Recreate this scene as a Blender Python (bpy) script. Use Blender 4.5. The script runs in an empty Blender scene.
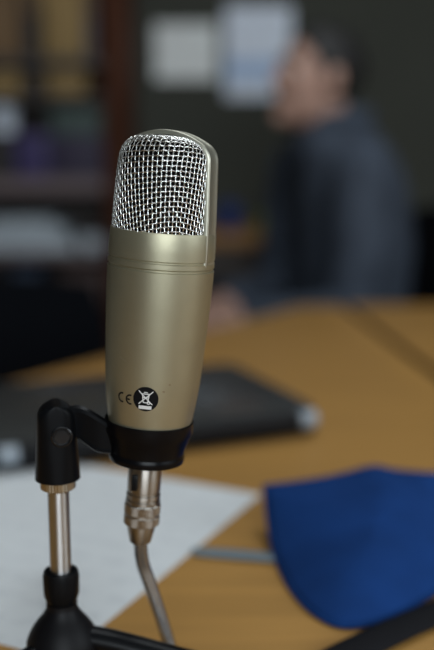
import bpy, bmesh, math, random
from mathutils import Vector, Matrix, noise
R = math.radians
random.seed(7)
S = bpy.context.scene
COL = S.collection

# ------------------------------------------------------------------ camera
F_PX, PITCH = 950.0, math.atan(175/950)
TZ = 0.75                                  # table height
CAM = Vector((0, 0, TZ + 0.29))
FW = Vector((0, math.cos(PITCH), -math.sin(PITCH)))
UP = Vector((0, math.sin(PITCH), math.cos(PITCH)))
RT = Vector((1, 0, 0))
def ray(px, py): return FW + RT*((px-217)/F_PX) + UP*((325-py)/F_PX)
def at(px, py, y):                         # point seen at a pixel, at a distance y into the room
    d = ray(px, py); return CAM + d*(y/d.y)
def atz(px, py, z):                        # point seen at a pixel, at a height z
    d = ray(px, py); return CAM + d*((z-CAM.z)/d.z)
cd = bpy.data.cameras.new('camera'); cam = bpy.data.objects.new('camera', cd); COL.objects.link(cam)
cam.location = CAM; cam.rotation_euler = (math.pi/2-PITCH, 0, 0)
cd.sensor_fit = 'AUTO'; cd.sensor_width = 36; cd.lens = F_PX/650*36
cd.clip_start = 0.02
cd.dof.use_dof = True; cd.dof.focus_distance = 0.462; cd.dof.aperture_fstop = 2.9
S.camera = cam

# ------------------------------------------------------------------ materials
def mat(name, col, rough=0.5, metal=0.0, spec=0.5, coat=0.0, var=0.0, scale=20.0, bump=0.0, bscale=200.0, sheen=0.0, stretch=None, aniso=0.0):
    m = bpy.data.materials.new(name); m.use_nodes = True
    nt = m.node_tree; b = nt.nodes['Principled BSDF']
    b.inputs['Base Color'].default_value = (*col, 1)
    b.inputs['Roughness'].default_value = rough; b.inputs['Metallic'].default_value = metal
    b.inputs['Specular IOR Level'].default_value = spec
    b.inputs['Coat Weight'].default_value = coat; b.inputs['Coat Roughness'].default_value = 0.15
    b.inputs['Anisotropic'].default_value = aniso; b.inputs['Anisotropic Rotation'].default_value = 0.25
    b.inputs['Sheen Weight'].default_value = sheen
    tc = nt.nodes.new('ShaderNodeTexCoord'); src = tc.outputs['Object']
    if stretch:
        mp = nt.nodes.new('ShaderNodeMapping'); mp.inputs['Scale'].default_value = stretch
        nt.links.new(src, mp.inputs['Vector']); src = mp.outputs['Vector']
    if var:
        n = nt.nodes.new('ShaderNodeTexNoise'); n.inputs['Scale'].default_value = scale; n.inputs['Detail'].default_value = 5
        r = nt.nodes.new('ShaderNodeValToRGB')
        r.color_ramp.elements[0].position = 0.3; r.color_ramp.elements[1].position = 0.7
        r.color_ramp.elements[0].color = (*[c*(1-var) for c in col], 1)
        r.color_ramp.elements[1].color = (*[min(1, c*(1+var)) for c in col], 1)
        nt.links.new(src, n.inputs['Vector']); nt.links.new(n.outputs['Fac'], r.inputs['Fac'])
        nt.links.new(r.outputs['Color'], b.inputs['Base Color'])
    if bump:
        n2 = nt.nodes.new('ShaderNodeTexNoise'); n2.inputs['Scale'].default_value = bscale; n2.inputs['Detail'].default_value = 3
        bp = nt.nodes.new('ShaderNodeBump'); bp.inputs['Strength'].default_value = bump; bp.inputs['Distance'].default_value = 0.001
        nt.links.new(src, n2.inputs['Vector']); nt.links.new(n2.outputs['Fac'], bp.inputs['Height'])
        nt.links.new(bp.outputs['Normal'], b.inputs['Normal'])
    return m

def printed(name, paper, ink, scale, lines=60.0, block=None):
    """paper with faint rows of print; optional coloured printed block (object-space y range)"""
    m = mat(name, paper, 0.7, spec=0.2)
    nt = m.node_tree; b = nt.nodes['Principled BSDF']
    tc = nt.nodes.new('ShaderNodeTexCoord')
    sx = nt.nodes.new('ShaderNodeSeparateXYZ'); nt.links.new(tc.outputs['Object'], sx.inputs[0])
    def mth(op, a, bb=None):
        k = nt.nodes.new('ShaderNodeMath'); k.operation = op
        for i, v in enumerate((a, bb)):
            if v is None: continue
            if isinstance(v, (int, float)): k.inputs[i].default_value = v
            else: nt.links.new(v, k.inputs[i])
        return k.outputs[0]
    row = mth('GREATER_THAN', mth('SINE', mth('MULTIPLY', sx.outputs['Y'], lines*6.283)), 0.2)
    n = nt.nodes.new('ShaderNodeTexNoise'); n.inputs['Scale'].default_value = scale; n.inputs['Detail'].default_value = 2
    nt.links.new(tc.outputs['Object'], n.inputs['Vector'])
    word = mth('GREATER_THAN', n.outputs['Fac'], 0.5)
    fac = mth('MULTIPLY', mth('MULTIPLY', row, word), 0.55)
    mx = nt.nodes.new('ShaderNodeMix'); mx.data_type = 'RGBA'
    mx.inputs[6].default_value = (*paper, 1); mx.inputs[7].default_value = (*ink, 1)
    nt.links.new(fac, mx.inputs[0]); out = mx.outputs[2]
    if block:
        y0, y1, c = block
        f2 = mth('MULTIPLY', mth('GREATER_THAN', sx.outputs['Y'], y0), mth('LESS_THAN', sx.outputs['Y'], y1))
        m2 = nt.nodes.new('ShaderNodeMix'); m2.data_type = 'RGBA'
        nt.links.new(f2, m2.inputs[0]); nt.links.new(out, m2.inputs[6]); m2.inputs[7].default_value = (*c, 1); out = m2.outputs[2]
    nt.links.new(out, b.inputs['Base Color'])
    return m

M = dict(
  champagne = mat('champagne_metal', (0.415,0.39,0.275), 0.40, 0.80, var=0.05, scale=60, bump=0.12, bscale=2500),
  band = mat('champagne_cool_lit', (0.50,0.49,0.40), 0.38, 0.85, bump=0.06, bscale=2500),  # same champagne as the body, cool light on the headband put into the colour
  wire = mat('wire_steel', (0.86,0.86,0.83), 0.24, 1.0),
  gauze = mat('dark_gauze', (0.004,0.004,0.004), 0.95, spec=0.0),
  blackplastic = mat('black_plastic', (0.0035,0.004,0.005), 0.36, spec=0.13),
  blacksatin = mat('black_gloss_plastic', (0.003,0.003,0.004), 0.28, spec=0.16),
  chrome = mat('chrome', (0.60,0.60,0.60), 0.36, 1.0, aniso=0.85),
  nickel = mat('nickel', (0.42,0.39,0.35), 0.33, 1.0, aniso=0.8),
  brassnut = mat('nickel_brass', (0.48,0.44,0.36), 0.3, 1.0),
  cable = mat('grey_cable', (0.40,0.40,0.40), 0.26, 0.9, aniso=0.9),
  ink = mat('black_ink', (0.006,0.006,0.007), 0.6, spec=0.1),
  white = mat('white_ink', (0.75,0.75,0.74), 0.6),
  wood = mat('table_laminate', (0.46,0.243,0.064), 0.5, spec=0.3, var=0.10, scale=6, stretch=(1.2,14,1)),
  edge = mat('dark_edge_band', (0.10,0.05,0.02), 0.6),
  deskwood = mat('desk_wood', (0.30,0.15,0.045), 0.55, var=0.15, scale=5, stretch=(2,12,2)),
  metalleg = mat('grey_table_leg', (0.12,0.12,0.12), 0.4, 0.6),
  blue = mat('blue_cloth', (0.008,0.041,0.165), 0.9, spec=0.1, sheen=0.0, var=0.10, scale=40, bump=0.25, bscale=1500),
  elastic = mat('grey_blue_elastic', (0.16,0.21,0.24), 0.7),
  strap = mat('black_webbing', (0.006,0.006,0.008), 0.8, spec=0.2, bump=0.3, bscale=900),
  lid = mat('laptop_lid', (0.045,0.046,0.044), 0.26, spec=0.9),
  lapblack = mat('laptop_black', (0.004,0.004,0.005), 0.45, spec=0.2),
  silver = mat('silver_cap', (0.30,0.34,0.38), 0.45, 0.2),
  wall = mat('olive_wall', (0.050,0.052,0.042), 0.85, spec=0.2, var=0.06, scale=3),
  wallside = mat('grey_wall', (0.12,0.118,0.11), 0.9, spec=0.2, var=0.04, scale=3),
  ceil = mat('ceiling_white', (0.40,0.40,0.39), 0.9, spec=0.2, var=0.03, scale=4),
  floor = mat('floor_vinyl', (0.10,0.085,0.07), 0.6, var=0.1, scale=3),
  frame = mat('white_window_frame', (0.7,0.7,0.68), 0.5),
  redwood = mat('red_brown_wood', (0.060,0.020,0.009), 0.6, spec=0.1, var=0.2, scale=5, stretch=(14,14,1.2)),
  darkwood = mat('dark_brown_wood', (0.030,0.021,0.016), 0.6, var=0.2, scale=5),
  palewood = mat('greyed_pink_board', (0.145,0.105,0.105), 0.6, var=0.1, scale=6),
  tan = mat('tan_card', (0.27,0.175,0.066), 0.8, var=0.15, scale=10),
  brown = mat('brown_card', (0.15,0.088,0.040), 0.8, var=0.15, scale=10),
  greyviolet = mat('grey_violet_card', (0.09,0.075,0.085), 0.7),
  darkcard = mat('dark_card', (0.022,0.018,0.018), 0.7),
  purple = mat('purple_card', (0.042,0.029,0.11), 0.6),
  dkviolet = mat('dark_violet_card', (0.030,0.022,0.050), 0.6),
  teal = mat('grey_teal_card', (0.062,0.088,0.080), 0.7),
  cup = mat('white_ceramic', (0.70,0.76,0.85), 0.4),
  palegrey = mat('pale_grey_paper', (0.46,0.51,0.55), 0.8, var=0.08, scale=12),
  midgrey = mat('mid_grey_paper', (0.20,0.22,0.24), 0.8, var=0.08, scale=12),
  pinkgrey = mat('pink_grey_paper', (0.14,0.115,0.115), 0.8),
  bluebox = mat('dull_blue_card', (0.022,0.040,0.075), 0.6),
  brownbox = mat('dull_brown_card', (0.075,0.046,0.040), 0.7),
  cobalt = mat('cobalt_plastic', (0.012,0.035,0.16), 0.4),
  lime = mat('yellow_green_plastic', (0.12,0.14,0.02), 0.5),
  chairfab = mat('black_upholstery', (0.003,0.0035,0.005), 0.95, spec=0.08),
  skin = mat('skin', (0.42,0.25,0.19), 0.55, var=0.06, scale=30),
  hair = mat('dark_hair', (0.010,0.009,0.009), 0.6, var=0.3, scale=120, bump=0.5, bscale=300),
  jacket = mat('slate_jacket', (0.048,0.060,0.082), 0.85, spec=0.2, var=0.25, scale=14, bump=0.3, bscale=300),
  trousers = mat('dark_trousers', (0.012,0.013,0.018), 0.9),
  shoe = mat('black_shoe', (0.01,0.01,0.01), 0.4),
  eyew = mat('eye_white', (0.6,0.58,0.55), 0.3),
  iris = mat('dark_iris', (0.03,0.02,0.015), 0.2),
)
M['sheet'] = printed('printed_sheet', (0.80,0.83,0.84), (0.70,0.73,0.75), 60, 40)
M['notice'] = printed('notice_print', (0.72,0.79,0.88), (0.50,0.45,0.55), 50, 45, (-0.085, -0.02, (0.42,0.55,0.76)))
M['notice_small'] = printed('notice_plain', (0.76,0.80,0.78), (0.6,0.47,0.48), 50, 45)

# ------------------------------------------------------------------ mesh helpers
def obj(name, bm, m, parent=None, smooth=True, angle=35, matrix=None):
    bmesh.ops.recalc_face_normals(bm, faces=bm.faces[:])
    me = bpy.data.meshes.new(name); bm.to_mesh(me); bm.free()
    ms = m if isinstance(m, (list, tuple)) else [m]
    for k in ms: me.materials.append(k)
    if smooth:
        for p in me.polygons: p.use_smooth = True
        me.set_sharp_from_angle(angle=R(angle))
    o = bpy.data.objects.new(name, me); COL.objects.link(o)
    if parent: o.parent = parent
    if matrix is not None: o.matrix_local = matrix
    return o
def tag(o, label, cat, group=None):
    o['label'] = label; o['category'] = cat
    if group: o['group'] = group
    return o
def thing(name, label, cat, loc=(0,0,0), rz=0.0, group=None):
    o = bpy.data.objects.new(name, None); COL.objects.link(o)
    o.location = loc; o.rotation_euler = (0,0,rz); o.empty_display_size = 0.02
    return tag(o, label, cat, group)
def struct(o): o['kind'] = 'structure'; return o
def box(bm, lo, hi, bev=0.0, seg=2):
    b2 = bmesh.new(); bmesh.ops.create_cube(b2, size=1)
    for v in b2.verts:
        v.co = Vector([(lo[i]+hi[i])/2 + v.co[i]*(hi[i]-lo[i]) for i in range(3)])
    if bev: bmesh.ops.bevel(b2, geom=b2.edges[:], offset=bev, segments=seg, profile=0.5, affect='EDGES')
    merge(bm, b2); return bm
def merge(bm, b2, mx=None):
    if mx is not None: bmesh.ops.transform(b2, matrix=mx, verts=b2.verts[:])
    t = bpy.data.meshes.new('tmp'); b2.to_mesh(t); b2.free(); bm.from_mesh(t); bpy.data.meshes.remove(t)
def B(): return bmesh.new()
def bx(lo, hi, bev=0.0, seg=2): return box(B(), lo, hi, bev, seg)
def lathe(prof, n=48, closed=False, fn=None):
    """prof: (r, z) list; r = 0 ends are capped to a point. closed joins the last ring to the first (hollow ring)"""
    bm = B(); rings = []
    for r, z in prof:
        if r <= 1e-7: rings.append([bm.verts.new((0,0,z))]); continue
        ring = []
        for k in range(n):
            a = 2*math.pi*k/n; rr = fn(r, z, k) if fn else r
            ring.append(bm.verts.new((rr*math.cos(a), rr*math.sin(a), z)))
        rings.append(ring)
    prs = list(zip(rings, rings[1:])) + ([(rings[-1], rings[0])] if closed else [])
    for a, b in prs:
        for k in range(n):
            k2 = (k+1) % n
            if len(a) == 1 and len(b) == 1: continue
            if len(a) == 1: bm.faces.new((a[0], b[k], b[k2]))
            elif len(b) == 1: bm.faces.new((a[k], a[k2], b[0]))
            else: bm.faces.new((a[k], a[k2], b[k2], b[k]))
    return bm
def spline(pts, n=8):
    out = []
    P = [Vector(p) for p in pts]; P = [2*P[0]-P[1]] + P + [2*P[-1]-P[-2]]
    for i in range(1, len(P)-2):
        for k in range(n):
            t = k/n; a, b, c, d = P[i-1:i+3]
            out.append(0.5*((2*b)+(c-a)*t+(2*a-5*b+4*c-d)*t*t+(3*b-3*c+d-a)*t**3))
    out.append(P[-2]); return out
def sweep(bm, pts, r, n=8, caps=True, flat=None, up=Vector((0,0,1))):
    """tube along pts; r number or list; flat=(w,h): a flattened section, h measured along up"""
    rings = []
    for i, p in enumerate(pts):
        t = (pts[min(i+1, len(pts)-1)] - pts[max(i-1, 0)]).normalized()
        u = up if abs(t.dot(up)) < 0.95 else Vector((1,0,0))
        a = t.cross(u).normalized(); b = a.cross(t).normalized()
        rr = r[i] if isinstance(r, (list, tuple)) else r
        w, h = flat if flat else (rr, rr)
        rings.append([bm.verts.new(p + a*w*math.cos(2*math.pi*k/n) + b*h*math.sin(2*math.pi*k/n)) for k in range(n)])
    for x, y in zip(rings, rings[1:]):
        for k in range(n): bm.faces.new((x[k], x[(k+1)%n], y[(k+1)%n], y[k]))
    if caps: bm.faces.new(rings[0][::-1]); bm.faces.new(rings[-1])
    return bm
def ell(bm, c, r, mx=None, u=20, v=14):
    b2 = B(); bmesh.ops.create_uvsphere(b2, u_segments=u, v_segments=v, radius=1)
    for q in b2.verts: q.co = Vector((q.co.x*r[0]+c[0], q.co.y*r[1]+c[1], q.co.z*r[2]+c[2]))
    merge(bm, b2, mx); return bm
def capsule(bm, a, b, ra, rb, n=16):
    a, b = Vector(a), Vector(b); d = b-a; L = d.length
    prof = [(0, -ra)] + [(ra*math.cos(R(t)), ra*math.sin(R(t))) for t in range(-75, 1, 25)]
    prof += [(rb*math.cos(R(t)), L+rb*math.sin(R(t))) for t in range(0, 76, 25)] + [(0, L+rb)]
    b2 = lathe(prof, n)
    merge(bm, b2, Matrix.Translation(a) @ d.to_track_quat('Z', 'Y').to_matrix().to_4x4()); return bm
def prism(pts, z0, z1, bev=0.0):
    bm = B(); lo = [bm.verts.new((p[0], p[1], z0)) for p in pts]; hi = [bm.verts.new((p[0], p[1], z1)) for p in pts]
    bm.faces.new(lo[::-1]); bm.faces.new(hi); n = len(pts)
    for k in range(n): bm.faces.new((lo[k], lo[(k+1)%n], hi[(k+1)%n], hi[k]))
    if bev: bmesh.ops.bevel(bm, geom=bm.edges[:], offset=bev, segments=2, profile=0.5, affect='EDGES')
    return bm
def fused(name, bm, m, parent, voxel, smooth=4):
    """melt overlapping pieces into one continuous skin"""
    me = bpy.data.meshes.new(name); bm.to_mesh(me); bm.free()
    o = bpy.data.objects.new(name, me); COL.objects.link(o)
    r = o.modifiers.new('r', 'REMESH'); r.mode = 'VOXEL'; r.voxel_size = voxel
    if smooth:
        s = o.modifiers.new('s', 'SMOOTH'); s.iterations = smooth; s.factor = 0.5
    dg = bpy.context.evaluated_depsgraph_get(); dg.update()
    new = bpy.data.meshes.new_from_object(o.evaluated_get(dg)); o.modifiers.clear(); o.data = new
    new.materials.clear(); new.materials.append(m)
    for p in new.polygons: p.use_smooth = True
    if parent: o.parent = parent; 
    return o

# ------------------------------------------------------------------ the room
XL, XR, YB, YF, ZC = -2.2, 2.4, 3.10, -2.2, 2.7
struct(obj('floor', bx((XL-0.1,YF-0.1,-0.1),(XR+0.1,YB+0.1,0)), M['floor'], smooth=False))
struct(obj('ceiling', bx((XL-0.1,YF-0.1,ZC),(XR+0.1,YB+0.1,ZC+0.1)), M['ceil'], smooth=False))
struct(obj('wall_back', bx((XL,YB,0),(XR,YB+0.1,ZC)), M['wall'], smooth=False))
struct(obj('wall_left', bx((XL-0.1,YF,0),(XL,YB,ZC)), M['wallside'], smooth=False))
def wall_with_hole(name, axis, c0, c1, a0, a1, h0, h1, z0, z1, m):
    bm = B()
    for (p0, p1, q0, q1) in ((a0, h0, 0, ZC), (h1, a1, 0, ZC), (h0, h1, 0, z0), (h0, h1, z1, ZC)):
        if axis == 'y': box(bm, (p0, c0, q0), (p1, c1, q1))
        else: box(bm, (c0, p0, q0), (c1, p1, q1))
    struct(obj(name, bm, m, smooth=False))
WF = (-0.5, 1.5, 1.05, 2.45)     # window behind the camera: x0, x1, z0, z1
wall_with_hole('wall_front', 'y', YF-0.1, YF, XL, XR, WF[0], WF[1], WF[2], WF[3], M['wallside'])
WR = (-1.4, 0.6, 1.05, 2.45)     # window in the right wall: y0, y1, z0, z1
wall_with_hole('wall_right', 'x', XR, XR+0.1, YF, YB, WR[0], WR[1], WR[2], WR[3], M['wallside'])
def window(name, axis, c, a0, a1, z0, z1):
    bm = B(); t = 0.05
    for (p0, p1, q0, q1) in ((a0,a0+t,z0,z1),(a1-t,a1,z0,z1),(a0+t,a1-t,z0,z0+t),(a0+t,a1-t,z1-t,z1),((a0+a1)/2-t/2,(a0+a1)/2+t/2,z0+t,z1-t)):
        if axis == 'y': box(bm, (p0, c-0.025, q0), (p1, c+0.025, q1))
        else: box(bm, (c-0.025, p0, q0), (c+0.025, p1, q1))
    struct(obj(name, bm, M['frame'], smooth=False))
window('window_1', 'y', YF-0.05, *WF); window('window_2', 'x', XR+0.05, *WR)
bb = B(); box(bb, (XL, YB-0.015, 0), (XR, YB, 0.09)); struct(obj('baseboard_back', bb, M['redwood'], smooth=False))

# daylight in the two window openings
def area(name, loc, rot, sx, sy, power, col):
    l = bpy.data.lights.new(name, 'AREA'); l.shape = 'RECTANGLE'; l.size = sx; l.size_y = sy; l.energy = power; l.color = col
    o = bpy.data.objects.new(name, l); COL.objects.link(o); o.location = loc; o.rotation_euler = rot
area('daylight_front', ((WF[0]+WF[1])/2, YF-0.02, (WF[2]+WF[3])/2), (R(90), 0, 0), WF[1]-WF[0]-0.1, WF[3]-WF[2]-0.1, 50, (0.86,0.94,1.0))
area('daylight_right', (XR+0.02, (WR[0]+WR[1])/2, (WR[2]+WR[3])/2), (R(90), 0, R(90)), WR[1]-WR[0]-0.1, WR[3]-WR[2]-0.1, 22, (0.86,0.94,1.0))
area('ceiling_lamp_light', (0.35, 1.3, ZC-0.075), (0,0,0), 1.15, 0.55, 14, (0.90,0.96,1.0))
w = bpy.data.worlds.new('world'); S.world = w; w.use_nodes = True
w.node_tree.nodes['Background'].inputs['Color'].default_value = (0.75,0.88,1.0,1)
w.node_tree.nodes['Background'].inputs['Strength'].default_value = 0.6

# ------------------------------------------------------------------ tables
def table(name, label, poly, legs):
    t = thing(name, label, 'table', (legs[0][0], legs[0][1], 0), 0)
    off = Matrix.Translation(Vector((-legs[0][0], -legs[0][1], 0)))
    top = obj('tabletop', prism(poly, TZ-0.028, TZ, 0.002), M['wood'], t, matrix=off)
    c = Vector((sum(p[0] for p in poly)/len(poly), sum(p[1] for p in poly)/len(poly)))
    obj('edge_band', prism([tuple(Vector(p)+(Vector(p)-c).normalized()*0.0008) for p in poly], TZ-0.0275, TZ-0.003), M['edge'], top)
    ins = [tuple(c+(Vector(p)-c)*0.90) for p in poly]
    bm = B()
    for a, b in zip(ins, ins[1:]+ins[:1]): sweep(bm, [Vector((*a, TZ-0.055)), Vector((*b, TZ-0.055))], 0.018, 4)
    obj('under_frame', bm, M['metalleg'], t, matrix=off)
    for x, y in legs:
        obj('leg', lathe([(0,0),(0.024,0),(0.024,0.012),(0.018,0.02),(0.018,TZ-0.03),(0,TZ-0.03)], 20), M['metalleg'], t,
            matrix=off @ Matrix.Translation(Vector((x, y, 0))))
    return t
seam = lambda y: 0.235 + (1.775-y)*0.083
table('trapezoid_table', 'orange-brown wooden table with slanted end, under the microphone stand', 
      [(seam(-0.12), -0.12), (seam(1.775), 1.775), (0.157, 1.775), (-1.17, -0.12)],
      [(0.28, 0.0), (0.18, 1.62), (0.10, 1.55), (-0.85, 0.06)])
table('rectangular_table', 'orange-brown wooden table right of the dark seam',
      [(seam(-0.12)+0.017, -0.12), (1.75, -0.12), (1.65, 1.79), (seam(1.79)+0.017, 1.79)],
      [(1.5, 0.0), (1.5, 1.65), (0.36, 1.65), (0.50, 0.0)])

# ------------------------------------------------------------------ the microphone
Y0 = 0.480
bot = at(149.4, 428, Y0); top = at(170.8, 128, Y0)
az = (top-bot).normalized(); ay = (Vector((0,1,0)) - az*az.y).normalized(); ax = ay.cross(az).normalized()
MX = Matrix((( ax.x, ay.x, az.x, bot.x), (ax.y, ay.y, az.y, bot.y), (ax.z, ay.z, az.z, bot.z), (0,0,0,1)))
PHI = R(67)                                  # where the headband stands, from the camera side towards the right
mic = thing('condenser_microphone', 'champagne gold studio microphone with silver wire mesh head, upright in black clip', 'microphone')
mic.matrix_world = MX
BODY = [(0.0183,-0.0095),(0.0211,0.0005),(0.0217,0.0045),(0.0242,0.0229),(0.02570,0.0467),(0.0266,0.066),(0.02695,0.0765),(0.0271,0.0850)]
def body_r(z):
    for (r0, z0), (r1, z1) in zip(BODY_S, BODY_S[1:]):
        if z0 <= z <= z1: return r0+(r1-r0)*(z-z0)/(z1-z0)
    return BODY[-1][0]
def smooth_profile(pr, n=6):
    return [(p.x, p.y) for p in spline([Vector((r, z, 0)) for r, z in pr], n)]
BODY_S = smooth_profile(BODY)
prof = [(0,-0.0095),(0.0178,-0.0095)] + BODY_S + [(0.0271,0.0852),(0.0264,0.0855),(0.0264,0.0864),(0.0271,0.0870),(0.0271,0.0894),(0.0265,0.0897),(0.0265,0.0904),(0.0271,0.0909),
        (0.0271,0.0950),(0.0268,0.1035),(0.0266,0.1043),(0.0262,0.1045),(0.0259,0.1040),(0.0259,0.0990),(0,0.0990)]
obj('body', lathe(prof, 96), M['champagne'], mic)
# XLR socket hidden in the clip's floor
obj('output_socket', lathe([(0,-0.0135),(0.0084,-0.0135),(0.0086,-0.0125),(0.0086,-0.0096),(0,-0.0096)], 32), M['nickel'], mic)

# the headband: a flat strip bent over the head, let into the body at both ends
ZT = 0.1537
def band_path(scale=0.0):
    pts = [Vector((0.0273-scale, 0, 0.0885)), Vector((0.0272-scale,0,0.100)), Vector((0.0266-scale,0,0.112)), Vector((0.0254-scale,0,0.130)), Vector((0.0250-scale,0,0.1385))]
    cx, cz, rr = 0.0152, 0.1390, 0.0098-scale
    for a in (12, 26, 40, 53, 64): pts.append(Vector((cx+rr*math.cos(R(a)), 0, cz+rr*1.05*math.sin(R(a)))))
    xe, ze = pts[-1].x, pts[-1].z
    for k in range(1, 7):
        t = k/6; x = xe*(1-t); pts.append(Vector((x, 0, ze + (ZT-scale-ze)*(1-(x/xe)**2))))
    return pts + [Vector((-p.x, 0, p.z)) for p in reversed(pts[:-1])]
pin = band_path()
bm = B(); rings = []
HW, TH = 0.0056, 0.0022
sec = [(-HW, -TH), (-HW, -0.0007), (-HW+0.0006, 0.0), (-HW+0.0016, 0.0), (-HW+0.0022, -0.0003), (HW-0.0022, -0.0003), (HW-0.0016, 0.0), (HW-0.0006, 0.0), (HW, -0.0007), (HW, -TH)]
for i, p in enumerate(pin):
    t = (pin[min(i+1, len(pin)-1)]-pin[max(i-1, 0)]).normalized(); nrm = Vector((t.z, 0, -t.x))
    # outward normal; the section follows the round body where it is let in
    ring = []
    for yy, oo in sec:
        k = max(0.0, min(1.0, (0.125-p.z)/0.03)) if abs(p.x) > 0.02 else 0
        drop = (0.0276-math.sqrt(0.0276**2-yy*yy))*k
        ring.append(bm.verts.new(p + nrm*(oo-drop) + Vector((0, yy, 0))))
    rings.append(ring)
for a, b in zip(rings, rings[1:]):
    for k in range(len(sec)): bm.faces.new((a[k], a[(k+1) % len(sec)], b[(k+1) % len(sec)], b[k]))
bm.faces.new(rings[0]); bm.faces.new(rings[-1][::-1])
BAND = Matrix.Rotation(PHI-R(90), 4, 'Z')     # local +X of the band turned to azimuth PHI
obj('headband', bm, M['band'], mic, angle=50, matrix=BAND)

# the wire mesh: two bent sheets of woven wire, one on each side of the band
ZB, HT = 0.0985, 0.0517
def head_pt(th, t, off=0.0):
    """th: angle across the half sheet (-90..90 deg, 0 = middle), t 0..1 from rim over the top to the band"""
    rad = 0.0261*(1-0.045*min(t*1.25,1)) - off
    rad *= 1-0.075*math.sin(th)**14
    x = rad*math.sin(th)
    a = t*math.pi/2
    e = 0.25
    cy = math.cos(a)**e if t < 1 else 0.0
    sz = (math.sin(a)**0.62) 
    hx = (HT-off)*(1-0.15*min(1,abs(x)/0.0262)**3.5)
    return Vector((x*(1-0.10*max(0,t-0.6)/0.4), -rad*math.cos(th)*cy, ZB + hx*sz))
def arc_table(th, n=80):
    pts = [head_pt(th, k/n) for k in range(n+1)]; L = [0.0]
    for a, b in zip(pts, pts[1:]): L.append(L[-1]+(b-a).length)
    return L
TAB = {}
def by_len(th, s, off=0.0):
    key = round(th, 4)
    if key not in TAB: TAB[key] = arc_table(th)
    L = TAB[key]; n = len(L)-1
    s = max(0.0, min(s, L[-1]))
    lo = 0
    for k in range(n):
        if L[k+1] >= s: lo = k; break
    f = (s-L[lo])/max(1e-9, L[lo+1]-L[lo])
    return head_pt(th, (lo+f)/n, off)
NC, NR = 31, 30
THM = R(84)
def sheet(flip, ridge):
    bm = B()
    pitch = 0.00240
    def warp(th, s):        # the sheet is stretched over the form: rows sag away from the ridge towards the rim
        d = th-ridge; return s - 0.0135*d*d/(0.6+abs(d))*max(0.0, 1-s/0.058)
    def put(c, j, sgn):
        t0 = -THM + 2*THM*c/(NC-1); q = max(0.0, min(1, j*pitch/0.046))
        th = ridge + (t0-ridge)*(0.66+0.34*q)
        if abs(th) > THM+0.001: return None
        s = warp(th, j*pitch)
        if s < -0.0005: return None
        p = by_len(th, s, 0.0); q = by_len(th, s, 0.0006)
        d = (p-q); d = d.normalized() if d.length > 1e-9 else Vector((0,0,1))
        return p + d*sgn
    A = 0.00030; NX = 22
    NRX = NR+10; WR_ = 0.00030
    for c in range(-NX, NC+NX):
        run = []
        for h in range(-6*2, NRX*2):
            j = h/2
            amp = A*math.cos(math.pi*(j + c))
            p = put(c, j, amp)
            if p is not None and (not run or (p-run[-1]).length > 0.0006): run.append(p)
        if len(run) > 2: sweep(bm, run, WR_, 5)
    for j in range(0, NRX):
        run = []
        for h in range(-NX*2, (NC-1+NX)*2+1):
            c = h/2
            amp = -A*math.cos(math.pi*(c + j))
            p = put(c, j, amp)
            if p is None:
                if len(run) > 2: sweep(bm, run, WR_, 5)
                run = []
            else: run.append(p)
        if len(run) > 2: sweep(bm, run, WR_, 5)
    return bm
MESHROT = BAND
gr = obj('wire_grille', sheet(False, R(38)), M['wire'], mic, angle=80, matrix=MESHROT)
obj('wire_grille', sheet(True, R(0)), M['wire'], mic, angle=80, matrix=MESHROT @ Matrix.Rotation(math.pi, 4, 'Z'))
bm = B()
for sgn in (0, 1):
    g = []
    for i in range(25):
        th = -R(90)+R(180)*i/24
        g.append([bm.verts.new((MESHROT @ Matrix.Rotation(math.pi*sgn, 4, 'Z')) @ head_pt(th, k/24, 0.0017)) for k in range(25)])
    for i in range(24):
        for k in range(24): bm.faces.new((g[i][k], g[i+1][k], g[i+1][k+1], g[i][k+1]))
bmesh.ops.remove_doubles(bm, verts=bm.verts[:], dist=1e-5)
obj('inner_gauze', bm, M['gauze'], mic)['label'] = 'black gauze behind the wire mesh'

# printed marks on the body
def on_body(dx, z, out=0.00012, phi0=0.0):
    r = body_r(z); a = phi0 + dx/r; rr = r+out
    return Vector((rr*math.sin(a), -rr*math.cos(a), z))
def patch(poly_pts, phi0, z0, out, bm=None):
    """filled outline on the curved body"""
    bm = bm or B()
    c = (sum(p[0] for p in poly_pts)/len(poly_pts), sum(p[1] for p in poly_pts)/len(poly_pts))
    K = 6; rr = []
    for k in range(1, K+1):
        rr.append([bm.verts.new(on_body(c[0]+(p[0]-c[0])*k/K, z0+c[1]+(p[1]-c[1])*k/K, out, phi0)) for p in poly_pts])
    cv = bm.verts.new(on_body(c[0], z0+c[1], out, phi0)); n = len(poly_pts)
    for i in range(n):
        bm.faces.new((cv, rr[0][i], rr[0][(i+1)%n]))
        for k in range(K-1): bm.faces.new((rr[k][i], rr[k+1][i], rr[k+1][(i+1)%n], rr[k][(i+1)%n]))
    return bm
def stroke(pts, wdt, phi0, z0, out, bm):
    P = [Vector((x, y, 0)) for x, y in pts]; vs = []
    for i, p in enumerate(P):
        t = (P[min(i+1, len(P)-1)]-P[max(i-1, 0)]).normalized(); q = Vector((-t.y, t.x, 0))*wdt/2
        vs.append((bm.verts.new(on_body((p+q).x, z0+(p+q).y, out, phi0)), bm.verts.new(on_body((p-q).x, z0+(p-q).y, out, phi0))))
    for a, b in zip(vs, vs[1:]): bm.faces.new((a[0], a[1], b[1], b[0]))
    return bm
def densify(pts, n=6):
    out = []
    for a, b in zip(pts, pts[1:]): out += [(a[0]+(b[0]-a[0])*k/n, a[1]+(b[1]-a[1])*k/n) for k in range(n)]
    return out+[pts[-1]]
ZL = 0.0219                                    # height of the marks on the body
circ = [(0.0064*math.cos(2*math.pi*k/40), 0.0064*math.sin(2*math.pi*k/40)) for k in range(40)]
PL = R(-4.0)
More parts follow.
